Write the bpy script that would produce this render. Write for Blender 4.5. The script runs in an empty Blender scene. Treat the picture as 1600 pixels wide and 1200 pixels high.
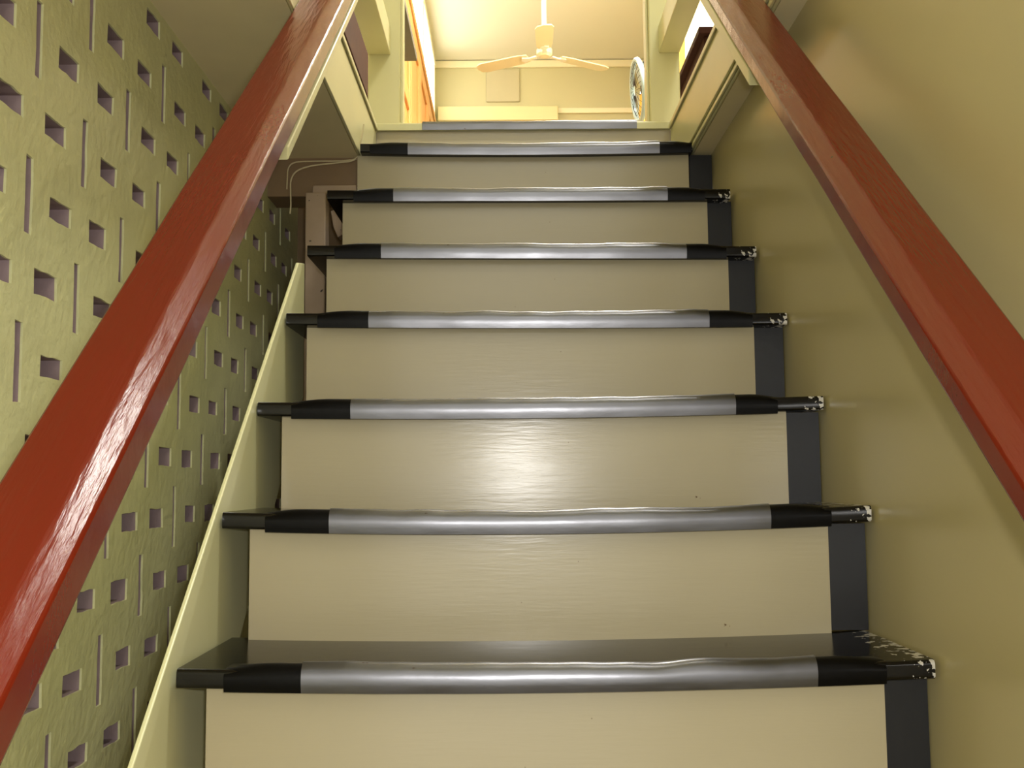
import bpy, bmesh, math, random
from mathutils import Vector, noise
random.seed(7)
SC = bpy.context.scene
COL = SC.collection
EYE = 1.577                      # eye height above the lower floor; all z below are given from the eye level

# ------------------------------------------------------------------ camera, world, lights, exposure
cam = bpy.data.objects.new('camera', bpy.data.cameras.new('camera'))
COL.objects.link(cam)
from mathutils import Matrix
R_ = Vector((1.0, -0.0041, -0.0085)); U_ = Vector((0.0081, -0.0914, 0.9958)); F_ = Vector((0.0048, 0.9958, 0.0913))
F_.normalize(); R_ = (R_ - F_ * R_.dot(F_)).normalized(); U_ = R_.cross(F_)
cam.matrix_world = Matrix(((R_.x, U_.x, -F_.x, 0), (R_.y, U_.y, -F_.y, 0), (R_.z, U_.z, -F_.z, EYE), (0, 0, 0, 1)))
cam.data.sensor_width = 36.0
cam.data.lens = 36.0 * 1650 / 1600
cam.data.clip_start = 0.02
SC.camera = cam

world = bpy.data.worlds.new('world'); SC.world = world
world.use_nodes = True
bg = world.node_tree.nodes['Background']
bg.inputs[0].default_value = (1.0, 0.98, 0.90, 1); bg.inputs[1].default_value = 2.4

def light(name, kind, loc, power, color, size=0.1, size_y=None, target=None):
    d = bpy.data.lights.new(name, kind); d.energy = power; d.color = color
    if kind == 'AREA':
        d.shape = 'RECTANGLE'; d.size = size; d.size_y = size_y or size
    else:
        d.shadow_soft_size = size
    o = bpy.data.objects.new(name, d); COL.objects.link(o)
    o.location = (loc[0], loc[1], loc[2] + EYE)
    if target is not None:
        v = Vector((target[0], target[1], target[2] + EYE)) - o.location
        o.rotation_euler = v.to_track_quat('-Z', 'Y').to_euler()
    return o
light('camera_flash', 'AREA', (0.045, -0.01, 0.035), 8, (1.0, 0.98, 0.95), 0.035, 0.02, target=(0.045, 2, 0.10))
light('ceiling_light_room', 'AREA', (0.85, 5.4, 3.84), 150, (1.0, 0.98, 0.92), 1.0, 0.12, target=(0.85, 5.4, 0))
light('ceiling_light_stairwell', 'AREA', (1.05, 1.65, 3.84), 46, (1.0, 0.98, 0.92), 0.5, 0.2, target=(1.05, 1.6501, 0))
SC.view_settings.view_transform = 'Standard'
SC.view_settings.look = 'None'
SC.view_settings.gamma = 1
SC.view_settings.use_curve_mapping = False
SC.view_settings.exposure = 0.0

# ------------------------------------------------------------------ materials
def lin(r, g, b):
    f = lambda c: c / 12.92 if c <= 0.04045 else ((c + 0.055) / 1.055) ** 2.4
    return (f(r / 255), f(g / 255), f(b / 255), 1)

def mat(name, rgb, rough=0.4, metal=0.0, var=0.12, vscale=6.0, stretch=(1, 1, 1), bump=0.0, bscale=40.0,
        bstretch=(1, 1, 1), speck=None, spec=0.5, coat=0.0, rvar=0.0, wear=None):
    m = bpy.data.materials.new(name); m.use_nodes = True
    nt = m.node_tree; n = nt.nodes; L = nt.links
    p = n['Principled BSDF']
    p.inputs['Roughness'].default_value = rough; p.inputs['Metallic'].default_value = metal
    p.inputs['Specular IOR Level'].default_value = spec
    p.inputs['Coat Weight'].default_value = coat; p.inputs['Coat Roughness'].default_value = 0.12
    tc = n.new('ShaderNodeTexCoord')
    def noise_tex(scale, st, detail=4):
        mp = n.new('ShaderNodeMapping'); mp.inputs['Location'].default_value = (3.71, 5.13, 2.37); mp.inputs['Scale'].default_value = st
        L.new(tc.outputs['Object'], mp.inputs['Vector'])
        t = n.new('ShaderNodeTexNoise'); t.inputs['Scale'].default_value = scale; t.inputs['Detail'].default_value = detail
        L.new(mp.outputs[0], t.inputs['Vector']); return t
    t = noise_tex(vscale, stretch)
    mix = n.new('ShaderNodeMix'); mix.data_type = 'RGBA'
    c = lin(*rgb)
    mix.inputs['A'].default_value = tuple(x * (1 - var) for x in c[:3]) + (1,)
    mix.inputs['B'].default_value = tuple(min(1, x * (1 + var)) for x in c[:3]) + (1,)
    L.new(t.outputs['Fac'], mix.inputs['Factor'])
    colour = mix.outputs['Result']
    if speck:
        scale, thr, rgb2 = speck
        s = noise_tex(scale, (1, 1, 1), 2)
        r = n.new('ShaderNodeValToRGB'); r.color_ramp.elements[0].position = thr; r.color_ramp.elements[1].position = thr + 0.03
        L.new(s.outputs['Fac'], r.inputs['Fac'])
        m2 = n.new('ShaderNodeMix'); m2.data_type = 'RGBA'; m2.inputs['B'].default_value = lin(*rgb2)
        L.new(r.outputs['Color'], m2.inputs['Factor']); L.new(colour, m2.inputs['A']); colour = m2.outputs['Result']
    if wear:                                   # chipped paint that grows beyond a given x of the object
        x0, x1, rgb2 = wear
        sx = n.new('ShaderNodeSeparateXYZ'); L.new(tc.outputs['Object'], sx.inputs[0])
        mr = n.new('ShaderNodeMapRange'); mr.inputs['From Min'].default_value = x0; mr.inputs['From Max'].default_value = x1
        mr.inputs['To Min'].default_value = 0.0; mr.inputs['To Max'].default_value = 0.33
        L.new(sx.outputs['X'], mr.inputs['Value'])
        s = noise_tex(85, (1, 1, 1), 3)
        ad = n.new('ShaderNodeMath'); ad.operation = 'ADD'; L.new(s.outputs['Fac'], ad.inputs[0]); L.new(mr.outputs[0], ad.inputs[1])
        gt = n.new('ShaderNodeMath'); gt.operation = 'GREATER_THAN'; gt.inputs[1].default_value = 0.80; L.new(ad.outputs[0], gt.inputs[0])
        m2 = n.new('ShaderNodeMix'); m2.data_type = 'RGBA'; m2.inputs['B'].default_value = lin(*rgb2)
        L.new(gt.outputs[0], m2.inputs['Factor']); L.new(colour, m2.inputs['A']); colour = m2.outputs['Result']
    L.new(colour, p.inputs['Base Color'])
    if rvar:
        rt = noise_tex(vscale * 2.3, stretch)
        mr = n.new('ShaderNodeMapRange'); mr.inputs['To Min'].default_value = max(0.02, rough - rvar); mr.inputs['To Max'].default_value = rough + rvar
        L.new(rt.outputs['Fac'], mr.inputs['Value']); L.new(mr.outputs[0], p.inputs['Roughness'])
    if bump:
        b = noise_tex(bscale, bstretch, 5)
        bn = n.new('ShaderNodeBump'); bn.inputs['Strength'].default_value = bump; bn.inputs['Distance'].default_value = 0.004
        L.new(b.outputs['Fac'], bn.inputs['Height']); L.new(bn.outputs[0], p.inputs['Normal'])
    return m

def emit(name, rgb, strength):
    m = bpy.data.materials.new(name); m.use_nodes = True
    nt = m.node_tree; p = nt.nodes['Principled BSDF']
    p.inputs['Base Color'].default_value = lin(*rgb)
    p.inputs['Emission Color'].default_value = lin(*rgb); p.inputs['Emission Strength'].default_value = strength
    t = nt.nodes.new('ShaderNodeTexNoise'); t.inputs['Scale'].default_value = 1.5
    mr = nt.nodes.new('ShaderNodeMapRange'); mr.inputs['To Min'].default_value = strength * 0.85; mr.inputs['To Max'].default_value = strength * 1.15
    nt.links.new(t.outputs['Fac'], mr.inputs['Value']); nt.links.new(mr.outputs[0], p.inputs['Emission Strength'])
    return m

M = dict(
    wall_l=mat('pierced_wall_paint', (212, 211, 160), 0.42, var=0.14, vscale=11, bump=0.6, bscale=60),
    hole=mat('bare_concrete', (150, 130, 132), 0.8, var=0.35, vscale=14, bump=0.3, bscale=60),
    wall_r=mat('right_wall_paint', (188, 175, 130), 0.27, var=0.05, vscale=1.5, bump=0.03, bscale=9, spec=0.5),
    soffit=mat('soffit_paint', (232, 216, 172), 0.55, var=0.12, vscale=5, bump=0.1),
    brown=mat('brown_plaster', (132, 108, 78), 0.7, var=0.2, vscale=9, bump=0.2),
    stringer=mat('cream_green_paint', (237, 235, 186), 0.3, var=0.06, vscale=4, bump=0.05, bscale=25),
    riser=mat('beige_gloss_paint', (184, 172, 140), 0.23, var=0.05, vscale=5, stretch=(0.3, 1, 2), spec=0.42, bump=0.06, bscale=190,
              bstretch=(0.09, 1, 1), speck=(70, 0.79, (95, 70, 40)), rvar=0.06),
    tread=mat('black_gloss_paint', (12, 9, 8), 0.15, var=0.3, vscale=12, bump=0.06, bscale=30, wear=(0.43, 0.5, (205, 200, 190)), spec=0.4),
    pad=mat('black_rubber', (7, 6, 6), 0.32, var=0.3, vscale=30, bump=0.08, bscale=120, spec=0.15),
    metal=mat('worn_aluminium', (118, 118, 122), 0.33, metal=1.0, var=0.12, vscale=18, stretch=(0.3, 1, 1), bump=0.22, bscale=22,
              bstretch=(0.35, 1, 1), rvar=0.12, speck=(55, 0.74, (90, 80, 72))),
    rail=mat('red_brown_gloss_paint', (106, 25, 7), 0.22, var=0.16, vscale=10, stretch=(1, 0.25, 0.25), bump=0.32, bscale=150,
             bstretch=(1, 0.10, 0.10), speck=(42, 0.765, (70, 40, 30)), rvar=0.06),
    cream=mat('cream_gloss_paint', (212, 206, 156), 0.32, var=0.06, vscale=6, bump=0.06, bscale=20),
    dark_side=mat('blue_black_paint', (19, 19, 23), 0.45, var=0.2, vscale=10, bump=0.1),
    concrete=mat('pinkish_concrete', (172, 150, 126), 0.8, var=0.15, vscale=15, bump=0.3, speck=(45, 0.72, (60, 50, 45))),
    room=mat('room_wall_paint', (206, 200, 160), 0.6, var=0.04, vscale=1.2),
    ceil=mat('ceiling_paint', (240, 238, 222), 0.6, var=0.03, vscale=1.0),
    white=mat('white_paint', (246, 238, 205), 0.4, var=0.04),
    wood=mat('orange_wood', (214, 156, 92), 0.45, var=0.25, vscale=5, stretch=(6, 6, 0.5), bump=0.1),
    dwood=mat('dark_red_wood', (58, 30, 20), 0.75, spec=0.15, var=0.25, vscale=6, stretch=(5, 5, 0.6), bump=0.1),
    ywood=mat('yellow_wood', (232, 182, 74), 0.4, var=0.1, vscale=6, stretch=(4, 4, 0.6)),
    floor=mat('floor_boards', (132, 114, 82), 0.5, var=0.15, vscale=4, stretch=(0.4, 3, 1)),
    floor2=mat('pale_floor_boards', (172, 160, 134), 0.5, var=0.08, vscale=4, stretch=(3, 0.4, 1)),
    grey=mat('grey_paint', (96, 90, 78), 0.8, var=0.2, vscale=8),
    fan=mat('cream_enamel', (236, 226, 190), 0.3, var=0.05),
    fanw=mat('white_enamel', (252, 248, 236), 0.15, var=0.03),
    blue=mat('pale_blue_plastic', (168, 190, 198), 0.3, var=0.15, vscale=10),
    black=mat('black_plastic', (26, 24, 26), 0.4, var=0.2),
    panel=mat('pale_grey_panel', (196, 188, 156), 0.6, var=0.06),
    pelmet=mat('cream_pelmet_paint', (232, 220, 172), 0.5, var=0.05),
    cable=mat('cable_sheath', (214, 200, 160), 0.5, var=0.15, vscale=20),
    pane=emit('daylit_frosted_glass', (255, 250, 232), 4.2),
    wall_glow=emit('lit_wall_glow', (255, 246, 205), 2.4),  # emission standing in for a strongly lamp-lit wall
)

# ------------------------------------------------------------------ mesh helpers
class MB:
    def __init__(s): s.v = []; s.f = []
    def add(s, vs, fs):
        o = len(s.v); s.v += [tuple(v) for v in vs]; s.f += [tuple(i + o for i in f) for f in fs]; return s
    def box(s, x0, x1, y0, y1, z0, z1):
        return s.add([(x0, y0, z0), (x1, y0, z0), (x1, y1, z0), (x0, y1, z0), (x0, y0, z1), (x1, y0, z1), (x1, y1, z1), (x0, y1, z1)],
                     [(0, 3, 2, 1), (4, 5, 6, 7), (0, 1, 5, 4), (1, 2, 6, 5), (2, 3, 7, 6), (3, 0, 4, 7)])
    def loft(s, rings, cap=True):               # rings: lists of points, closed sections
        k = len(rings[0]); vs = [p for r in rings for p in r]; fs = []
        for i in range(len(rings) - 1):
            for j in range(k):
                a = i * k + j; b = i * k + (j + 1) % k
                fs.append((a, b, b + k, a + k))
        if cap: fs += [tuple(range(k - 1, -1, -1)), tuple(range((len(rings) - 1) * k, len(rings) * k))]
        return s.add(vs, fs)
    def tube(s, pts, r, k=10):
        rings = []
        pts = [Vector(p) for p in pts]
        up0 = Vector((0.13, 0.31, 0.94))
        for i, p in enumerate(pts):
            d = (pts[min(i + 1, len(pts) - 1)] - pts[max(i - 1, 0)]).normalized()
            a = d.cross(up0)
            if a.length < 0.1: a = d.cross(Vector((1, 0, 0)))
            a.normalize(); b = d.cross(a)
            rr = r[i] if isinstance(r, (list, tuple)) else r
            rings.append([p + (a * math.cos(t) + b * math.sin(t)) * rr for t in (2 * math.pi * j / k for j in range(k))])
        return s.loft(rings)
    def lathe(s, c, prof, k=24):                # prof: (radius, z)
        return s.loft([[(c[0] + r * math.cos(2 * math.pi * j / k), c[1] + r * math.sin(2 * math.pi * j / k), c[2] + z) for j in range(k)] for r, z in prof])

def smooth_path(pts, n=6):
    P = [Vector(p) for p in pts]; out = []
    for i in range(len(P) - 1):
        a, b, c, d = P[max(i - 1, 0)], P[i], P[i + 1], P[min(i + 2, len(P) - 1)]
        for k in range(n):
            t = k / n
            out.append(0.5 * ((2 * b) + (c - a) * t + (2 * a - 5 * b + 4 * c - d) * t * t + (3 * b - a - 3 * c + d) * t ** 3))
    return out + [P[-1]]

def obj(name, mb, m, parent=None, bevel=0.0, smooth=True, label=None, world_parent=None):
    vs = [(x, y, z + EYE) for x, y, z in mb.v]
    xs, ys, zs = zip(*vs)
    c = Vector(((min(xs) + max(xs)) / 2, (min(ys) + max(ys)) / 2, min(zs)))
    me = bpy.data.meshes.new(name)
    me.from_pydata([tuple(Vector(v) - c) for v in vs], [], mb.f)
    bm = bmesh.new(); bm.from_mesh(me); bmesh.ops.recalc_face_normals(bm, faces=bm.faces); bm.to_mesh(me); bm.free()
    me.materials.append(M[m])
    o = bpy.data.objects.new(name, me); COL.objects.link(o)
    off = Vector((0, 0, 0)); q = parent
    while q is not None:
        off += q.location; q = q.parent
    o.location = c - off
    if parent is not None: o.parent = parent
    if bevel:
        b = o.modifiers.new('bevel', 'BEVEL'); b.width = bevel; b.segments = 2; b.limit_method = 'ANGLE'
    if smooth:
        for p in me.polygons: p.use_smooth = True
        me.set_sharp_from_angle(angle=math.radians(32))
    if label: o['label'] = label
    return o

def empty(name, loc, label=None, cat=None, group=None, kind=None):
    o = bpy.data.objects.new(name, None); COL.objects.link(o); o.location = (loc[0], loc[1], loc[2] + EYE)
    o.empty_display_size = 0.1
    if label: o['label'] = label
    if cat: o['category'] = cat
    if group: o['group'] = group
    if kind: o['kind'] = kind
    return o
def tag(o, label, cat, group=None):
    o['label'] = label; o['category'] = cat
    if group: o['group'] = group
    return o
def struct(o, label=None):
    o['kind'] = 'structure'
    if label: o['label'] = label
    return o

# ------------------------------------------------------------------ dimensions (metres, z from eye level)
Y1, G, Z1, RISE, OV, TH = 1.4136, 0.227, -0.263, 0.1911, 0.034, 0.025
XW = 0.567                        # right wall
XL = -0.653                       # left wall
SOF, FLOOR2, CEIL = 0.889, 1.075, 3.89
YLAND = 3.16                      # landing nosing
YFAR = 9.5
FLOOR0 = -EYE

# ------------------------------------------------------------------ setting: lower stairwell
struct(obj('wall_right', MB().box(XW, XW + 0.12, -1.6, 3.3, FLOOR0, SOF), 'wall_r'), 'glossy olive beige plain wall right of the stairs')

# pierced wall: one sheet with real slots in a basket weave
def pierced_wall():
    y0, y1, z0, z1 = 0.3, 3.28, -1.1, SOF
    holes = []
    for i in range(-5, 12):
        for k in range(-10, 6):
            yc = 1.42 + 0.1735 * i; zc = 0.281 + 0.115 * k
            yc += 0.07 * (zc - 0.39)
            j = lambda a: random.uniform(-a, a)
            if (i + k) % 2:
                holes.append((yc - 0.010 + j(.002), yc + 0.010 + j(.002), zc - 0.056 + j(.003), zc + 0.056 + j(.003)))
            else:
                for s in (-0.07, 0.07):
                    holes.append((yc + s - 0.036 + j(.003), yc + s + 0.036 + j(.003), zc - 0.0165 + j(.002), zc + 0.0165 + j(.002)))
    holes = [h for h in holes if h[0] > y0 + .02 and h[1] < y1 - .01 and h[2] > z0 + .02 and h[3] < z1 - .012]
    ys = sorted({y0, y1} | {h[0] for h in holes} | {h[1] for h in holes})
    zs = sorted({z0, z1} | {h[2] for h in holes} | {h[3] for h in holes})
    # merge-free strips: cut the sheet into row bands so that each row needs only its own columns
    mb = MB(); D = 0.036
    def wob(y, z):
        a = noise.noise(Vector((y * 38, z * 38, 0.3))) * 0.0022
        b = noise.noise(Vector((y * 38, z * 38, 7.3))) * 0.0022
        return y + a, z + b
    bm = bmesh.new(); cache = {}
    def vert(y, z, x):
        kx = (round(y, 5), round(z, 5), round(x, 5))
        if kx not in cache:
            if y in (y0, y1) or z in (z0, z1): yy, zz = y, z
            else: yy, zz = wob(y, z)
            cache[kx] = bm.verts.new((x, yy, zz))
        return cache[kx]
    import bisect
    filled = [[True] * (len(zs) - 1) for _ in range(len(ys) - 1)]
    for h in holes:
        a, b = bisect.bisect_left(ys, h[0]), bisect.bisect_left(ys, h[1])
        c, d = bisect.bisect_left(zs, h[2]), bisect.bisect_left(zs, h[3])
        for i in range(a, b):
            for k in range(c, d): filled[i][k] = False
    def face(q):
        try: bm.faces.new(q)
        except ValueError: pass
    for i in range(len(ys) - 1):
        for k in range(len(zs) - 1):
            ya, yb, za, zb = ys[i], ys[i + 1], zs[k], zs[k + 1]
            if filled[i][k]:
                face([vert(ya, za, XL), vert(ya, zb, XL), vert(yb, zb, XL), vert(yb, za, XL)])
            else:
                for (p, q, ii, kk) in (((ya, za), (ya, zb), i - 1, k), ((yb, za), (yb, zb), i + 1, k), ((ya, za), (yb, za), i, k - 1), ((ya, zb), (yb, zb), i, k + 1)):
                    if filled[ii][kk]:
                        face([vert(*p, XL), vert(*q, XL), vert(*q, XL - 0.0035), vert(*p, XL - 0.0035)])
                        face([vert(*p, XL - 0.0035), vert(*q, XL - 0.0035), vert(*q, XL - D), vert(*p, XL - D)])
    bm.verts.index_update()
    mb.v = [tuple(v.co) for v in bm.verts]; mb.f = [tuple(v.index for v in f.verts) for f in bm.faces]
    bm.free()
    w = struct(obj('wall_left', mb, 'wall_l', smooth=False), 'olive cream pierced block wall with basket weave slots left of the stairs')
    w.data.materials.append(M['hole'])
    for p in w.data.polygons:
        if (w.matrix_world.translation.x if False else w.location.x) + p.center.x < XL - 0.006: p.material_index = 1
    obj('slot_backing', MB().box(XL - D - 0.05, XL - D, y0, y1, z0, z1), 'hole', w, label='pinkish grey plaster seen inside the slots')
    return w
pierced_wall()
struct(obj('wall_left_lower', MB().box(XL - 0.09, XL, -1.6, 0.3, FLOOR0, SOF).box(XL - 0.09, XL, 0.3, 3.28, FLOOR0, -1.1), 'wall_l'))
struct(obj('floor', MB().box(XL - 0.1, XW + 0.12, -1.6, 3.3, FLOOR0 - 0.1, FLOOR0), 'floor'))

# wall under the landing, left of the steps, with a rough plaster pier
wb = MB().box(XL, -0.405, 2.84, 2.96, 0.782, SOF)
wback = struct(obj('wall_back', wb, 'brown'), 'brown unpainted beam under the upper floor behind the top steps, with a plaster pier')
obj('pier', MB().box(-0.541, -0.486, 2.80, 2.86, FLOOR0, 0.782), 'concrete', wback, bevel=0.003, label='pinkish bare plaster pier')
obj('lintel', MB().box(-0.525, -0.405, 2.815, 2.84, 0.782, 0.806), 'concrete', wback, bevel=0.003)
chunk = MB().loft([[(-0.482, y, 0.745), (-0.470, y, 0.75), (-0.443, y, 0.715), (-0.440, y, 0.685), (-0.462, y, 0.672), (-0.474, y, 0.70)] for y in (2.86, 2.90)])
obj('broken_plaster', chunk, 'concrete', wback)
struct(obj('wall_under_landing', MB().box(XL, XW, 3.26, 3.30, FLOOR0, SOF), 'brown'))

# ------------------------------------------------------------------ setting: upper floor and room
struct(obj('floor_upper_left', MB().box(XL - 0.1, -0.404, -1.6, 3.16, SOF, FLOOR2 - 0.02), 'soffit'))
struct(obj('floor_upper_left_bounce_cut', MB().box(XL - 0.1, -0.404, -1.6, 3.16, FLOOR2 - 0.0195, FLOOR2), 'floor'))  # unseen darker layer added to cut light bouncing up to the beams
struct(obj('floor_upper_right_bounce_cut', MB().box(0.518, 1.45, -1.6, 3.16, FLOOR2 - 0.0195, FLOOR2), 'floor'))  # same added dark layer on the right, there to reduce bounced light
struct(obj('floor_upper_right', MB().box(0.518, 1.45, -1.6, 3.16, SOF, FLOOR2 - 0.02), 'soffit'), 'brownish slab over the right wall, seen from below')
struct(obj('floor_upper', MB().box(XL - 0.1, 1.45, 3.175, YFAR + 0.1, SOF + 0.04, FLOOR2), 'floor2'))
wul = struct(obj('wall_upper_left', MB().box(XL - 0.1, XL, -1.6, YFAR, FLOOR2, CEIL), 'room'))
struct(obj('wall_upper_right', MB().box(1.35, 1.45, -1.6, YFAR, FLOOR2, CEIL), 'room'))
struct(obj('wall_far', MB().box(XL - 0.1, 1.45, YFAR, YFAR + 0.1, FLOOR2, CEIL), 'room'), 'yellow lit far wall of the upper room')
struct(obj('ceiling', MB().box(XL - 0.1, 1.45, -1.6, YFAR + 0.1, CEIL, CEIL + 0.1), 'ceil'), 'pale peach ceiling of the upper room')
struct(obj('trim_1', MB().box(XL, 1.35, YFAR - 0.03, YFAR, 3.815, 3.882), 'white', bevel=0.006), 'white cornice strip along the far wall')
struct(obj('trim_2', MB().box(0.49, 1.35, YFAR - 0.03, YFAR, 3.375, 3.425), 'white', bevel=0.006), 'white picture rail on the far wall')
tag(obj('pelmet_board', MB().box(-0.615, 0.49, YFAR - 0.09, YFAR, 3.29, 3.425), 'pelmet', bevel=0.008),
    'cream pelmet board on the far upper wall, just above the top step', 'pelmet')
tag(obj('wall_panel', MB().box(-0.17, 0.14, YFAR - 0.02, YFAR, 3.49, 3.80), 'panel', bevel=0.006),
    'pale greyish square panel on the far wall behind the ceiling fan', 'panel')

# fascia boards along the floor opening
def fascia(n, x0, x1, inner, label):
    t = struct(empty('trim_%d' % n, ((x0 + x1) / 2, 0.8, SOF)), label)
    t['kind'] = 'structure'
    s = 1 if inner > (x0 + x1) / 2 else -1
    obj('board', MB().box(x0, x1, -1.6, 3.165, SOF - 0.001, 1.10), 'cream', t, bevel=0.003)
    a, b = sorted((inner, inner + s * 0.006))
    obj('bead', MB().box(a, b, -1.6, 3.165, 1.072, 1.088), 'cream', t, bevel=0.002)
    if n == 4:
        obj('bead', MB().box(a, b, -1.6, 3.165, SOF + 0.002, SOF + 0.013), 'cream', t, bevel=0.002)
        obj('bead', MB().box(a, b, -1.6, 3.165, SOF + 0.026, SOF + 0.036), 'cream', t, bevel=0.002)
    return t
fascia(3, -0.404, -0.396, -0.396, 'cream fascia board along the left edge of the floor opening')
fascia(4, 0.51, 0.518, 0.51, 'cream fascia board along the right edge of the floor opening')

# ------------------------------------------------------------------ staircase
st = empty('staircase', (0.06, 1.2, FLOOR0), 'straight wooden staircase with beige risers, black treads and dented metal nosings', 'staircase')
STEP = [  # left x, right x, left z, right z, sag
    (-0.436, 0.5597, -0.2670, -0.2638, 0.008), (-0.4402, 0.5614, -0.0694, -0.0674, 0.010), (-0.4421, 0.5617, 0.1181, 0.1212, 0.006),
    (-0.4408, 0.5628, 0.3141, 0.3074, 0.003), (-0.4432, 0.5600, 0.5034, 0.4943, 0.001), (-0.4390, 0.5544, 0.6930, 0.6889, 0.001),
    (-0.3900, 0.5060, 0.8845, 0.8815, 0.005)]
def step_z(i, x):
    a, b, za, zb, sag = STEP[i]; t = (x - a) / (b - a)
    return za + (zb - za) * t - sag * max(0.0, 1 - (2 * t - 1) ** 2)
def arc(cy, cz, r, a0, a1, k):
    return [(cy + r * math.cos(math.radians(a0 + (a1 - a0) * j / k)), cz + r * math.sin(math.radians(a0 + (a1 - a0) * j / k))) for j in range(k + 1)]
def build_tread(i):
    a, b, za, zb, sag = STEP[i]
    yf = Y1 + i * G
    back = yf + G + OV + 0.02 if i < 6 else YLAND + 0.03
    R = 0.006
    prof = [(back, 0), (back, TH)] + arc(yf + R, TH - R, R, 90, 180, 4) + arc(yf + R * .7, R * .7, R * .7, 180, 270, 3)
    xs = [a + (b - a) * k / 30 for k in range(31)]
    mb = MB().loft([[(x, y, z + step_z(i, x) * 1.0) for y, z in prof] for x in xs])
    tr = obj('tread', mb, 'tread', st)
    # metal nosing and its two black ends: a thin bent sheet over the front edge
    xa, xb = a + 0.164 * (b - a), a + 0.8445 * (b - a)
    if i == 6: xa, xb = -0.262, 0.417
    def sheet(x0, x1, fn, k=40):
        """bent sheet: bull-nose of height TH + lift over the front edge; fn gives lift and forward bulge along the strip"""
        rings = []
        for q in range(k + 1):
            x = x0 + (x1 - x0) * q / k
            h, f = fn(x, q / k)
            z0 = step_z(i, x)
            zc, top = 0.013, TH + 0.0012 + h
            yc, ry = yf + 0.015, 0.018 + f
            out = [(yf + 0.046, TH + 0.0008), (yf + 0.034, TH + 0.0010 + h * 0.55)]
            for j in range(9):
                t = math.radians(80 + 104 * j / 8)
                out.append((yc + ry * math.cos(t), zc + (top - zc) * math.sin(t)))
            out += [(yc - ry + 0.0010, 0.005), (yc - ry + 0.0030, -0.0035), (yc - ry + 0.006, -0.0045)]
            inn = [(yf + 0.006, 0.002), (yf + 0.006, TH * .5), (yf + 0.008, TH - 0.004), (yf + 0.03, TH - 0.002), (yf + 0.046, TH - 0.001)]
            rings.append([(x, y, z + z0) for y, z in out + inn])
        return MB().loft(rings)
    def dent(x, t):
        d = noise.noise(Vector((x * 7.5, i * 3.7, 0.5))) * 0.0030 + noise.noise(Vector((x * 21, i * 5.1, 2.5))) * 0.0016
        return 0.0075 + d, noise.noise(Vector((x * 11, i * 2.3, 9.5))) * 0.0012
    def pad_l(x, t): return 0.0065 * max(0.0, math.sin(math.pi * 0.5 * min(1, t * 1.5))) , -0.0004
    def pad_r(x, t): return pad_l(x, 1 - t)
    obj('nosing_strip', sheet(xa, xb, dent, 70), 'metal', tr, label='dented aluminium nosing strip')
    hl = 0.105 + 0.01 * random.uniform(-1, 1); hr = 0.085 + 0.012 * random.uniform(-1, 1)
    obj('nosing_end', sheet(max(a + .004, xa - hl), xa, pad_l, 16), 'pad', tr, label='black rubber end of the nosing')
    obj('nosing_end', sheet(xb, min(b - .004, xb + hr), pad_r, 16), 'pad', tr, label='black rubber end of the nosing')
for i in range(7): build_tread(i)
# risers: riser i stands under tread i
for i in range(7):
    yr = Y1 + i * G + OV
    zt = Z1 + i * RISE
    lo = zt - RISE + TH - 0.012
    x0, x1 = -0.4056, 0.5036
    if i == 6: x0, x1 = -0.402, 0.5000
    mb = MB(); rings = []
    for q in range(21):
        x = x0 + (x1 - x0) * q / 20
        top = step_z(i, x) + 0.001
        bot = (step_z(i - 1, x) + TH - 0.002) if i else lo
        rings.append([(x, yr, bot), (x, yr + 0.012, bot), (x, yr + 0.012, top), (x, yr, top)])
    obj('riser', mb.loft(rings), 'riser', st, smooth=False)
    # dark painted board closing the gap beside the right wall
    obj('side_board', MB().box(0.5036 + 0.0005, XW - 0.002, yr + 0.010, yr + 0.022, lo + 0.012, zt), 'dark_side', st, label='blue black painted filler board beside the right wall')
# top riser and landing nosing
obj('riser', MB().box(-0.394, 0.508, YLAND + 0.014, YLAND + 0.026, 0.905, FLOOR2 + 0.0), 'riser', st)
ln = obj('landing_nosing', MB().loft([[(x, y, z) for y, z in [(YLAND + 0.13, FLOOR2 + 0.0005), (YLAND + 0.13, FLOOR2 + 0.025)] + arc(YLAND + .008, FLOOR2 + 0.017, 0.008, 90, 180, 4) + [(YLAND, FLOOR2 + 0.0005)]] for x in (-0.395, 0.0, 0.509)]), 'cream', st, label='cream edge board of the landing')
lm = MB().loft([[(x, y, z + FLOOR2 + noise.noise(Vector((x * 9, 4, 1))) * 0.001) for y, z in [(YLAND + 0.05, 0.0255), (YLAND + 0.05, 0.0275), (YLAND + .02, 0.029)] + arc(YLAND + .009, 0.018, 0.0115, 95, 180, 4) + [(YLAND - 0.0025, -0.0), (YLAND - .0002, -0.0), (YLAND + .002, 0.019), (YLAND + .01, 0.0255)]] for x in [-0.254 + 0.66 * k / 40 for k in range(41)]])
obj('nosing_strip', lm, 'metal', ln, label='aluminium nosing strip on the landing edge')
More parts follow.
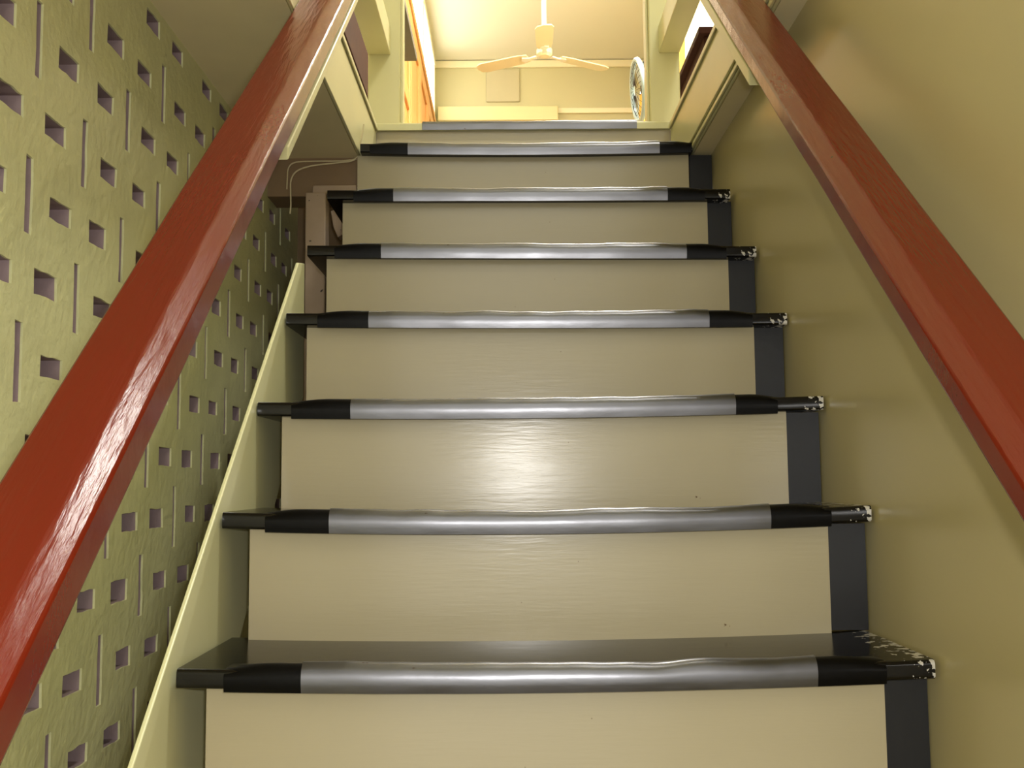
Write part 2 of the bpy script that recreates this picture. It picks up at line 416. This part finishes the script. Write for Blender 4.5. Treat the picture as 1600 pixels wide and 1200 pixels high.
# left stringer, parallel to the flight, ends under the fifth visible tread
s_ = math.atan2(RISE, G)
def on_slope(y, nn):            # z of a line parallel to the flight at normal distance nn from the eye
    return (nn + y * math.sin(s_)) / math.cos(s_)
TOPN = -1.08
ye = 2.30; yk = 2.235
sp = [(0.75, on_slope(0.75, TOPN)), (0.75, on_slope(0.75, TOPN - 0.26)), (ye, on_slope(ye, TOPN - 0.26)), (ye, on_slope(yk, TOPN) + 0.012), (yk, on_slope(yk, TOPN))]
sp += [(yk - (yk - 0.75) * k / 12, on_slope(yk - (yk - 0.75) * k / 12, TOPN)) for k in range(1, 12)]
obj('stringer', MB().loft([[(-0.4445, y, z) for y, z in sp], [(-0.4515, y, z) for y, z in sp]]), 'stringer', st, bevel=0.002, smooth=False, label='pale cream green stringer board beside the pierced wall')

# ------------------------------------------------------------------ handrails (sections across the rail: x, n)
def rail(name, sec, dslope, y0, y1, label, batten):
    ang = s_ - math.radians(dslope)
    ym = 1.3
    def ring(sec, y, dn=0.0):
        out = []
        for x, nn in sec:
            zc = on_slope(ym, nn + dn)
            out.append((x, y, zc + (y - ym) * math.tan(ang)))
        return out
    t = empty(name, ((sec[0][0] + sec[2][0]) / 2, 1.2, ring(sec, 1.2)[3][2]), label, 'handrail', 'red-brown handrails of the stairs')
    del t['group']
    n = 60
    ys = [y0 + (y1 - y0) * k / n for k in range(n + 1)]
    rings = []
    for y in ys:
        r = ring(sec, y)
        rings.append([(x + noise.noise(Vector((y * 6, x * 60, 1))) * 0.0008, yy, z + noise.noise(Vector((y * 6, x * 60, 5))) * 0.0008) for x, yy, z in r])
    obj('rail', MB().loft(rings), 'rail', t, bevel=0.0025)
    bx0, bx1, bn, by0, by1 = batten
    nb = min(p[1] for p in sec)
    bs = [(bx0, nb + 0.001), (bx1, nb + 0.001), (bx1, nb - bn), (bx0, nb - bn)]
    obj('batten', MB().loft([ring(bs, y) for y in (by0, (by0 + by1) / 2, by1)]), 'cream', t, bevel=0.002, label='cream painted board under the upper rail')
    return t
rail('handrail', [(-0.395, -0.540), (-0.336, -0.540), (-0.3163, -0.552), (-0.3163, -0.583), (-0.335, -0.597), (-0.385, -0.597), (-0.395, -0.588)], 1.0, 0.10, 2.42,
     'red-brown glossy wooden handrail on the left, streaked with a bright reflection', (-0.385, -0.319, 0.015, 1.52, 2.40))
rail('handrail', [(0.505, -0.556), (0.445, -0.556), (0.4240, -0.571), (0.4240, -0.595), (0.44, -0.607), (0.495, -0.607), (0.505, -0.598)], 0.3, 0.10, 2.42,
     'darker red-brown wooden handrail along the plain right wall', (0.430, 0.490, 0.022, 1.80, 2.40))

# ------------------------------------------------------------------ upper balustrades
def balustrade(xi, xo, s, label):
    t = empty('balustrade', ((xi + xo) / 2, 3.45, FLOOR2), label, 'balustrade')
    obj('post', MB().box(min(xi, xo), max(xi, xo), 3.45, 3.55, FLOOR2, 2.95), 'cream', t, bevel=0.004)
    xr0, xr1 = (xi + s * 0.032, xo + s * 0.0)
    obj('handrail_beam', MB().box(min(xr0, xr1), max(xr0, xr1), -1.4, 3.45, 1.435, 1.53), 'cream', t, bevel=0.003)
    obj('bead', MB().box(min(xi, xi - s * .008), max(xi, xi - s * .008), 3.47, 3.53, FLOOR2, 2.95), 'cream', t, bevel=0.002)
    return t
balustrade(-0.352, -0.460, -1, 'cream painted balustrade post and rail on the left of the landing')
balustrade(0.490, 0.592, 1, 'cream painted balustrade post and rail on the right of the landing')

# ------------------------------------------------------------------ upper room: left side
def door(n, y0, y1, m, label, panes):
    d = struct(empty('door_%d' % n, (XL, (y0 + y1) / 2, FLOOR2)), label)
    obj('leaf', MB().box(XL, XL + 0.012, y0, y1, FLOOR2, FLOOR2 + 2.08), m, d, bevel=0.003)
    for (a, b) in ((y0, y0 + 0.09), (y1 - 0.09, y1)):
        obj('stile', MB().box(XL + 0.010, XL + 0.03, a, b, FLOOR2, FLOOR2 + 2.08), m, d, bevel=0.004)
    for z in (0.0, 0.68, 1.36, 1.96):
        obj('rail', MB().box(XL + 0.010, XL + 0.028, y0 + 0.09, y1 - 0.09, FLOOR2 + z, FLOOR2 + z + 0.12), m, d, bevel=0.004)
    return d
door(1, 3.85, 5.25, 'dwood', 'dark red-brown wooden door seen through the left balustrade', 3)
yy = [6.0, 6.85, 7.6, 8.4, 9.3]
for k in range(4): door(2 + k, yy[k] + 0.01, yy[k + 1] - 0.01, 'wood', ['orange wooden door leaf nearest the left post', 'second orange wooden door leaf from the left post', 'third orange wooden door leaf from the left post', 'orange wooden door leaf beside the far wall'][k], 3)
w1 = struct(empty('window_1', (XL, 8.0, 3.2)), 'bright daylit window strip above the orange doors')
obj('pane', MB().box(XL, XL + 0.006, 6.75, 9.25, 3.24, 3.74), 'pane', w1)
for a in (6.70, 7.95, 9.22):
    obj('mullion', MB().box(XL, XL + 0.025, a, a + 0.05, 3.20, 3.78), 'white', w1, bevel=0.003)
obj('sill', MB().box(XL, XL + 0.04, 6.68, 9.28, 3.165, 3.215), 'wood', w1, bevel=0.004)
obj('head', MB().box(XL, XL + 0.03, 6.70, 9.27, 3.74, 3.79), 'white', w1, bevel=0.003)
sh = empty('wall_shelf', (-0.6, 5.2, 2.40), 'grey shelf on the left wall behind the left post', 'shelf')
obj('shelf_board', MB().box(XL + 0.001, -0.50, 4.3, 5.86, 2.40, 2.44), 'grey', sh, bevel=0.003)
for y in (4.6, 5.5):
    obj('bracket', MB().loft([[(XL + 0.001, y + d, 2.40), (-0.56, y + d, 2.40), (XL + 0.02, y + d, 2.27), (XL + 0.001, y + d, 2.25)] for d in (0, 0.02)]), 'grey', sh)

# ------------------------------------------------------------------ upper room: right side
w2 = struct(empty('added_wall_glow', (1.35, 6.4, 2.3)), 'added cream glowing pane standing in for the brightly lit right room wall')
obj('pane', MB().box(1.340, 1.35, 4.6, 7.56, 1.9, 3.6), 'wall_glow', w2)  # added glowing pane in place of a lit wall, also brightens the room
for a in (4.54, 6.0, 7.56):
    obj('frame_post', MB().box(1.29, 1.35, a, a + (0.05 if a < 7 else 0.12), 1.84, 3.66), 'ywood', w2, bevel=0.004)
obj('frame_rail', MB().box(1.30, 1.35, 4.59, 7.56, 1.84, 1.90), 'ywood', w2, bevel=0.004)
obj('frame_rail', MB().box(1.30, 1.35, 4.59, 7.56, 3.60, 3.66), 'ywood', w2, bevel=0.004)
tb = empty('side_table', (1.05, 4.9, FLOOR2), 'dark brown wooden table beyond the right balustrade, seen from below', 'table')
obj('tabletop', MB().box(0.79, 1.28, 4.13, 5.7, 1.80, 1.83), 'dwood', tb, bevel=0.004)
for (a, b, c, d) in ((0.815, 0.835, 4.2, 5.63), (1.235, 1.255, 4.2, 5.63), (0.835, 1.235, 4.2, 4.22), (0.835, 1.235, 5.61, 5.63)):
    obj('apron', MB().box(a, b, c, d, 1.74, 1.80), 'dwood', tb, bevel=0.003)
for x in (0.815, 1.21):
    for y in (4.16, 5.60):
        obj('leg', MB().loft([[(x + q, y + q, z), (x + 0.045 - q, y + q, z), (x + 0.045 - q, y + 0.045 - q, z), (x + q, y + 0.045 - q, z)] for z, q in ((FLOOR2, 0.008), (1.74, 0.0), (1.80, 0.0))]), 'dwood', tb, bevel=0.003)

# pedestal fan seen nearly edge-on
pf = empty('pedestal_fan', (0.81, 6.0, FLOOR2), 'pale blue round pedestal fan seen edge-on beside the right post', 'fan')
C = Vector((0.782, 6.0, 2.27)); ax = Vector((-0.985, -0.05, -0.10)).normalized()
pa = ax.cross(Vector((0, 0, 1))).normalized(); pb = ax.cross(pa)
def ringpts(c, r, k=40): return [c + (pa * math.cos(t) + pb * math.sin(t)) * r for t in (2 * math.pi * j / k for j in range(k + 1))]
obj('guard_ring', MB().tube(ringpts(C, 0.175), 0.015, 8), 'blue', pf)
obj('guard_ring', MB().tube(ringpts(C - ax * 0.06, 0.17), 0.010, 8), 'black', pf)
sk = MB()
for j in range(24):
    t = 2 * math.pi * j / 24
    d = pa * math.cos(t) + pb * math.sin(t)
    sk.tube([C + ax * 0.02 + d * 0.03, C + ax * 0.02 + d * 0.12, C + d * 0.172], 0.0016, 5)
g = obj('guard_wires', sk, 'black', pf); g['kind'] = 'stuff'
obj('motor', MB().tube([C - ax * 0.16, C - ax * 0.15, C - ax * 0.07, C - ax * 0.05], [0.03, 0.05, 0.05, 0.02], 16), 'black', pf)
for j in range(3):
    t = 2 * math.pi * j / 3 + 0.4
    d = pa * math.cos(t) + pb * math.sin(t); e = ax.cross(d)
    pts = [(0.03, -0.02, 0), (0.08, -0.055, -.01), (0.14, -0.06, -.014), (0.155, 0.0, 0), (0.14, 0.045, .014), (0.08, 0.03, .008), (0.03, 0.02, 0)]
    q = [C - ax * 0.02 + d * u + e * v + ax * w for u, v, w in pts]
    obj('blade', MB().loft([[p + ax * 0.002 for p in q], [p - ax * 0.002 for p in q]]), 'blue', pf)
obj('stand', MB().lathe((0.815, 6.03, FLOOR2), [(0.18, 0), (0.18, 0.03), (0.06, 0.06), (0.035, 0.2), (0.03, 0.85), (0.022, 1.18)], 20), 'ywood', pf, label='yellow flared stand')

# ceiling fan
cf = empty('ceiling_fan', (0.30, 7.63, CEIL), 'cream three blade ceiling fan with white rod hanging in the upper room', 'ceiling fan')
fc = (0.30, 7.63)
obj('downrod', MB().tube([(fc[0], fc[1], 3.24), (fc[0], fc[1], CEIL - 0.05)], 0.020, 12), 'fanw', cf)
obj('canopy', MB().lathe((fc[0], fc[1], CEIL), [(0.03, -0.10), (0.05, -0.09), (0.075, -0.01), (0.075, 0)], 20), 'fanw', cf)
obj('motor_housing', MB().lathe((fc[0], fc[1], 3.18), [(0.015, -0.03), (0.04, -0.028), (0.058, -0.01), (0.06, 0.02), (0.045, 0.045), (0.03, 0.06), (0.022, 0.09)], 24), 'fan', cf)
for deg in (-92, 28, 155):
    a = math.radians(deg); d = Vector((math.cos(a), math.sin(a), 0)); e = Vector((-math.sin(a), math.cos(a), 0))
    def P(u, v, w): return Vector((fc[0], fc[1], 3.17)) + d * u + e * v + Vector((0, 0, w - 0.03 * u))
    out = [(0.13, -0.045), (0.20, -0.060), (0.50, -0.066), (0.54, -0.05), (0.556, 0.0), (0.54, 0.05), (0.50, 0.066), (0.20, 0.060), (0.13, 0.045)]
    obj('blade', MB().loft([[P(u, v, 0.12 * v + 0.004) for u, v in out], [P(u, v, 0.12 * v - 0.004) for u, v in out]]), 'fan', cf, smooth=False)
    io = [(0.06, -0.02), (0.12, -0.014), (0.17, -0.035), (0.19, 0), (0.17, 0.035), (0.12, 0.014), (0.06, 0.02)]
    obj('blade_iron', MB().loft([[P(u, v, -0.004 + 0.1 * v) for u, v in io], [P(u, v, -0.014 + 0.1 * v) for u, v in io]]), 'fanw', cf, bevel=0.002)

# ------------------------------------------------------------------ cables under the left fascia
c1 = [(-0.386, 2.815, 0.975), (-0.394, 2.815, 0.925), (-0.405, 2.826, 0.888), (-0.44, 2.832, 0.879), (-0.52, 2.832, 0.878), (-0.575, 2.832, 0.875), (-0.594, 2.832, 0.860), (-0.597, 2.832, 0.83), (-0.598, 2.832, 0.80)]
c2 = [(-0.408, 2.832, 0.884), (-0.425, 2.829, 0.876), (-0.46, 2.829, 0.872), (-0.53, 2.829, 0.864), (-0.57, 2.829, 0.850), (-0.586, 2.829, 0.825), (-0.587, 2.829, 0.79), (-0.586, 2.829, 0.755), (-0.588, 2.829, 0.73)]
tag(obj('cable', MB().tube(smooth_path(c1), 0.0019, 8), 'cable'), 'upper straighter of the two thin cables under the left fascia', 'cable')
tag(obj('cable', MB().tube(smooth_path(c2), 0.0021, 8), 'cable'), 'lower sagging one of the two thin cables under the left fascia', 'cable')
